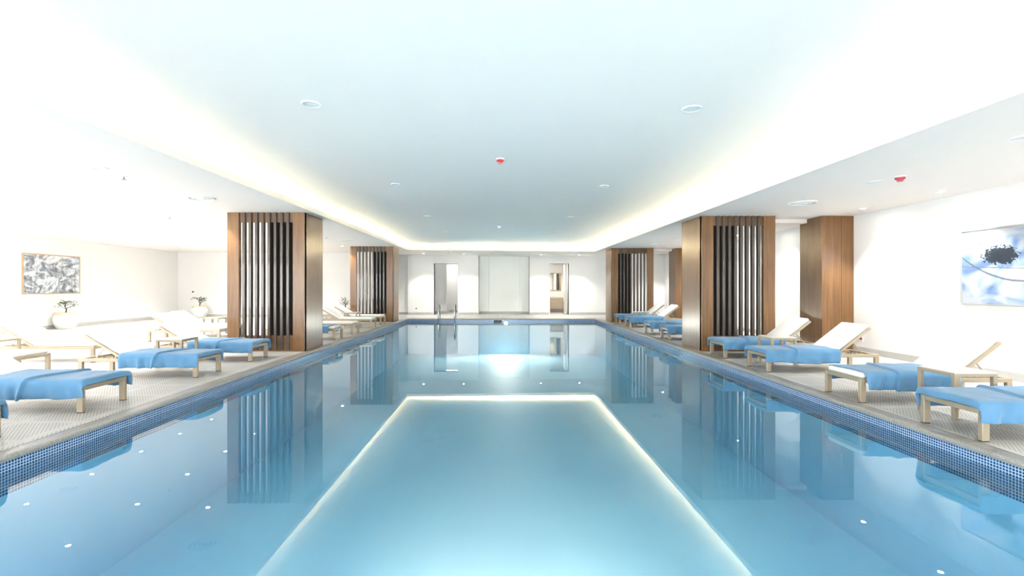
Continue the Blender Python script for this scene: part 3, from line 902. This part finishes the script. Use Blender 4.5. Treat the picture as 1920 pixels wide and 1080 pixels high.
def skf(bm):
    for b in ((-0.20, 0.20, -.012, 0, 0.018, 0.03), (-0.20, 0.20, -.012, 0, -.075, -.06), (-.20, -.175, -.012, 0, -.06, .018), (.175, .20, -.012, 0, -.06, .018)):
        add_box(bm, *b)
obj('frame', skf, 'whiteplastic', sk)
obj('mouth', lambda bm: add_box(bm, -.175, .175, -.004, 0, -.06, .018), 'cap', sk)
def pool_lamp(label, x, y, z, ydir, power, rad=0.14, spread=150, tilt=78, color=(1.0, 0.64, 0.46)):
    t = thing('underwater_lamp', label, 'pool lamp', (x, y, z), 0 if ydir > 0 else math.pi)
    def ring(bm):
        add_lathe(bm, [(rad, 0), (rad + .03, 0), (rad + .03, .02), (rad, .03)], 28)
        for v in bm.verts: v.co = Vector((v.co.x, v.co.z, v.co.y))
    obj('ring', ring, 'chrome', t)
    def lens(bm):
        add_lathe(bm, [(0.0, .022), (rad * .7, .018), (rad, .006)], 28)
        for v in bm.verts: v.co = Vector((v.co.x, v.co.z, v.co.y))
    obj('lens', lens, 'poollens', t)
    ld = bpy.data.lights.new('lamp_light', 'SPOT'); ld.energy = power; ld.color = color
    ld.spot_size = R(spread); ld.spot_blend = 1.0; ld.shadow_soft_size = 0.03
    lo = bpy.data.objects.new('lamp_light', ld); COL.objects.link(lo); lo.parent = t
    lo.location = (0, 0.06, 0); lo.rotation_euler = (R(tilt), 0, 0)
pool_lamp('bright lamp at the waterline of the far pool end', 0.24, PY1, -0.19, -1, 110, 0.07, 150, 62, (1.0, 0.84, 0.70))
pool_lamp('added left underwater lamp in the near pool end', -1.5, PY0, -0.55, 1, POOL_W * 0.4, 0.14, 46, 79)  # unseen lamp added to brighten the left half of the water
pool_lamp('added right underwater lamp in the near pool end', 1.6, PY0, -0.55, 1, POOL_W * 0.4, 0.14, 46, 79)  # its unseen partner, added to brighten the right half
pool_lamp('added middle underwater lamp in the near pool end below the camera', 0.1, PY0, -0.55, 1, POOL_W * 2.3, 0.14, 62, 60, (1.0, 0.54, 0.36))  # unseen lamp added to make the glow on the near pool floor

# ------------------------------------------------------------------ ceiling fittings
RING = mesh_of('trim_ring', lambda bm: add_lathe(bm, [(.036, 0), (.066, 0), (.069, -.006), (.04, -.010), (.036, 0)], 20), 'whiteplastic')
LENS = mesh_of('lens', lambda bm: add_lathe(bm, [(0, -.004), (.036, -.004)], 20), 'lens')
def downlight(x, y, z, label, group, power, size=110, blend=0.6, color=(1.0, 0.98, 0.945)):
    t = thing('downlight', label, 'downlight', (x, y, z), 0, group)
    link('trim_ring', RING, t); link('lens', LENS, t)
    ld = bpy.data.lights.new('lamp_light', 'SPOT'); ld.energy = power; ld.color = color
    ld.spot_size = R(size); ld.spot_blend = blend; ld.shadow_soft_size = 0.06
    lo = bpy.data.objects.new('lamp_light', ld); COL.objects.link(lo); lo.parent = t
    lo.location = (0, 0, -0.02)
ys = [2.0 + 1.6 * k for k in range(12)]
for k, y in enumerate(ys):
    downlight(-7.56, y, ZL, 'recessed downlight in the left ceiling row nearest the pool, %s from the camera' % ORD[k], 'left ceiling downlights, row nearest the pool', DOWN_W)
for k, y in enumerate(ys):
    downlight(-9.87, y, ZL, 'recessed downlight in the middle row of left ceiling, %s from the camera' % ORD[k], 'left ceiling downlights, middle row', DOWN_W)
for k, y in enumerate(ys):
    downlight(-12.1, y, ZL, 'recessed downlight in the left ceiling row nearest the wall, %s from the camera' % ORD[k], 'left ceiling downlights, row nearest the wall', DOWN_W * 1.8)
yr = [-0.5 + 1.6 * k for k in range(14)]
yr = [y for y in yr if not (9.6 < y < 11.0 or 18.1 < y < 19.3)]
for k, y in enumerate(yr):
    downlight(6.88, y, ZR, 'recessed downlight in the right ceiling row by the wall, %s from the camera' % ORD[k], 'right ceiling downlights by the wall', DOWN_W * 1.4, 100, 0.5)
for k, x in enumerate((-3.56, -1.70, 1.89, 3.68)):
    downlight(x, 22.3, ZL - 0.0091 * (x - CX0) if CX0 < x < CX1 else ZL, '%s recessed downlight from the left above the far wall' % ORD[k], 'far wall downlights', DOWN_W * 1.2, 95, 0.5)
downlight(-6.0, 9.85, ZL, 'recessed downlight at the outer corner of the nearer left column', 'column downlights', DOWN_W * 1.1)
downlight(-6.0, 18.25, ZL, 'recessed downlight at the outer corner of the farther left column', 'column downlights', DOWN_W * 1.1)
downlight(-2.4, YF + 1.9, ZF - .002, 'added downlight inside the corridor behind the far left doorway', 'added back room downlights', 9, 140)  # lamp added to brighten the view through the doorway
downlight(2.75, YF + 1.4, ZF - .002, 'added downlight in the washroom behind the far right doorway', 'added back room downlights', 30, 140, 0.6, (1.0, 0.9, 0.76))  # warm lamp added to light up the washroom interior

def ceiling_thing(name, label, cat, x, y, z, parts, group=None):
    t = thing(name, label, cat, (x, y, z), 0, group)
    for nm, prof, mat in parts:
        obj(nm, lambda bm: add_lathe(bm, prof, 24), mat, t, smooth=False)
def disc(x, y, z, r, label, group):
    ceiling_thing('ceiling_speaker', label, 'ceiling speaker', x, y, z,
                  [('rim', [(r * .82, 0), (r, 0), (r, -.006), (r * .9, -.011), (r * .82, -.006)], 'whiteplastic'),
                   ('grille', [(0, -.004), (r * .82, -.004)], 'whiteplastic')], group)
def diffuser(x, y, z, label, r=0.23):
    ceiling_thing('air_diffuser', label, 'air diffuser', x, y, z,
                  [('outer_ring', [(r * .78, -.002), (r * .86, -.022), (r, -.012), (r, 0)], 'whiteplastic'),
                   ('inner_ring', [(r * .40, -.002), (r * .52, -.026), (r * .66, -.012), (r * .64, -.002)], 'whiteplastic'),
                   ('centre_plate', [(0, -.03), (r * .3, -.028), (r * .34, -.016), (0, -.012)], 'whiteplastic'),
                   ('throat', [(0, -.001), (r * .85, -.001)], 'greyplastic')], 'round air diffusers in the ceiling')
def sprinkler(x, y, z, label):
    ceiling_thing('sprinkler', label, 'sprinkler', x, y, z,
                  [('escutcheon', [(0, -.012), (.03, -.012), (.042, 0)], 'whiteplastic'),
                   ('stem', [(.011, -.012), (.011, -.045), (0, -.045)], 'chrome'),
                   ('deflector', [(0, -.055), (.028, -.055), (.03, -.05), (0, -.046)], 'chrome')], 'ceiling sprinklers')
def detector(x, y, z, label, r=0.055, mat='red'):
    ceiling_thing('fire_detector', label, 'fire detector', x, y, z,
                  [('base_plate', [(0, -.014), (r * .95, -.014), (r, -.008), (r, 0)], 'whiteplastic'),
                   ('body', [(r * .92, -.014), (r * .88, -.035), (r * .55, -.05), (r * .5, -.068), (0, -.07)], mat)])
def at(px, py, z):
    d = (z - 1.35) * 900 / (538 - py)
    return ((px - 938) * d / 900, d)
def ceil_z(x, y):
    if CX0 < x < CX1: return ZC if y < CY1 else ZL + (ZR - ZL) * (x - CX0) / (CX1 - CX0)
    return ZL if x < 0 else ZR
GS = 'round flush ceiling speakers above the pool'
for (x, y, r, lab) in (
    (-1.86, 4.72, .095, 'round flush ceiling speaker nearest camera, left half of raised ceiling'),
    (1.93, 4.84, .095, 'round flush ceiling speaker nearest camera, right half of raised ceiling'),
    (-1.83, 8.40, .08, 'second round ceiling speaker from camera, left half of raised ceiling'),
    (1.85, 8.55, .08, 'second round ceiling speaker from camera, right half of raised ceiling'),
    (-1.86, 12.2, .09, 'third round ceiling speaker from camera, left half of raised ceiling'),
    (1.82, 12.35, .09, 'third round ceiling speaker from camera, right half of raised ceiling'),
    (-1.80, 15.7, .09, 'farthest round ceiling speaker, left half of raised ceiling'),
    (1.76, 16.2, .09, 'farthest round ceiling speaker, right half of raised ceiling')):
    disc(x, y, ZC, r, lab, GS)
disc(-5.25, 6.30, ZL, .09, 'small round speaker in the left soffit beside a sprinkler', GS)
disc(5.30, 6.80, ZR, .10, 'faint round speaker in right soffit beside the red detector', GS)
disc(5.20, 4.79, ZR, .10, 'round speaker in right soffit at the right picture edge', GS)
detector(0.0, 6.75, ZC, 'red fire detector in the middle of the raised ceiling', 0.06)
detector(5.39, 6.47, ZR, 'bright red fire detector under the right soffit', 0.065)
detector(-0.03, 14.2, ZC, 'white dome detector in the middle of the far raised ceiling', 0.06, 'whiteplastic')
detector(5.34, 14.6, ZR, 'small white detector under right soffit behind the nearer column', 0.06, 'whiteplastic')
diffuser(-5.25, 8.42, ZL, 'round air diffuser in left soffit before the nearer column')
diffuser(-5.20, 16.2, ZL, 'round air diffuser in left soffit before the farther column')
diffuser(5.34, 8.48, ZR, 'round air diffuser in right soffit before the nearer column')
diffuser(5.36, 16.5, ZR, 'round air diffuser in right soffit before the farther column')
diffuser(-9.68, 10.75, ZL, 'round air diffuser in the left ceiling above the back row', 0.17)
for (x, y, lab) in ((-4.2, 21.0, 'left round air diffuser in the ceiling strip before far wall'), (-0.25, 21.0, 'middle round air diffuser in ceiling strip before far wall'), (3.55, 21.0, 'right round air diffuser in the ceiling strip before far wall')):
    diffuser(x, y, ceil_z(x, y), lab, 0.20)
sprinkler(-5.30, 6.76, ZL, 'sprinkler in left soffit between speaker and air diffuser')
sprinkler(-5.40, 14.9, ZL, 'sprinkler in left soffit behind the nearer column')
sprinkler(-7.30, 10.6, ZL, 'sprinkler in the left ceiling beside the nearer column')
sprinkler(-2.3, 21.2, ceil_z(-2.3, 21.2), 'left sprinkler in the ceiling strip before far wall')
sprinkler(2.1, 21.2, ceil_z(2.1, 21.2), 'right sprinkler in the ceiling strip before far wall')

# ------------------------------------------------------------------ washroom and small wall things
v = thing('vanity', 'beige vanity cabinet with pale counter behind the far right doorway', 'vanity', (2.75, YF + 2.9, 0))
obj('cabinet', lambda bm: add_box(bm, -0.85, 0.6, -0.50, 0, 0.16, 0.76, .004), 'beige', v)
obj('drawer', lambda bm: add_box(bm, -0.84, 0.59, -0.52, -0.50, 0.47, 0.75, .004), 'beige', v)
obj('drawer', lambda bm: add_box(bm, -0.84, 0.59, -0.52, -0.50, 0.17, 0.455, .004), 'beige', v)
obj('counter', lambda bm: add_box(bm, -0.86, 0.61, -0.55, 0, 0.76, 0.81, .004), 'tabletop', v)
obj('basin', lambda bm: add_box(bm, -0.35, 0.25, -0.48, -0.08, 0.81, 0.95, .03, 2), 'whiteplastic', v)
mi = thing('wall_mirror', 'dark framed mirror above the vanity behind far right doorway', 'mirror', (2.75, YF + 2.9, 1.65))
obj('glass', lambda bm: add_box(bm, -0.02, 0.52, -0.02, 0, -0.48, 0.42), 'mirror', mi)
obj('frame', lambda bm: (add_box(bm, -0.06, -0.02, -0.03, 0, -0.52, 0.46), add_box(bm, .52, .56, -0.03, 0, -0.52, 0.46), add_box(bm, -.02, .52, -0.03, 0, .42, .46), add_box(bm, -.02, .52, -.03, 0, -.52, -.48)), 'beige', mi)
tw = thing('dark_panel', 'narrow dark panel left of the washroom mirror', 'panel', (2.62, YF + 2.9, 1.65))
obj('board', lambda bm: add_box(bm, -0.06, 0.03, -0.025, 0, -0.5, 0.45, .003), 'cap', tw)
so = thing('wall_socket', 'small dark wall socket low on the far wall, left pier', 'socket', (-4.06, YF, 0.31))
obj('plate', lambda bm: add_box(bm, -.045, .045, -.008, 0, -.045, .045, .003), 'whiteplastic', so)
obj('face', lambda bm: add_box(bm, -.03, .03, -.012, -.008, -.03, .03, .002), 'cap', so)
so = thing('wall_switch', 'small wall plate with red mark low on the right wall', 'wall plate', (XR, 9.85, 0.27))
obj('plate', lambda bm: add_box(bm, -.008, 0, -.06, .06, -.045, .06, .003), 'whiteplastic', so)
obj('indicator', lambda bm: add_box(bm, -.016, -.008, -.045, .02, 0.0, .045, .002), 'red', so)
so = thing('wall_hook', 'small dark hook on the white wall beside the nearer left column', 'hook', (-13.83, YW, 1.13))
obj('plate', lambda bm: add_box(bm, -.04, .04, -.012, 0, -.03, .03, .003), 'cap', so)
obj('peg', lambda bm: add_tube(bm, [(0, -.012, 0), (0, -.05, 0), (0, -.06, .03)], .008, 6), 'cap', so)
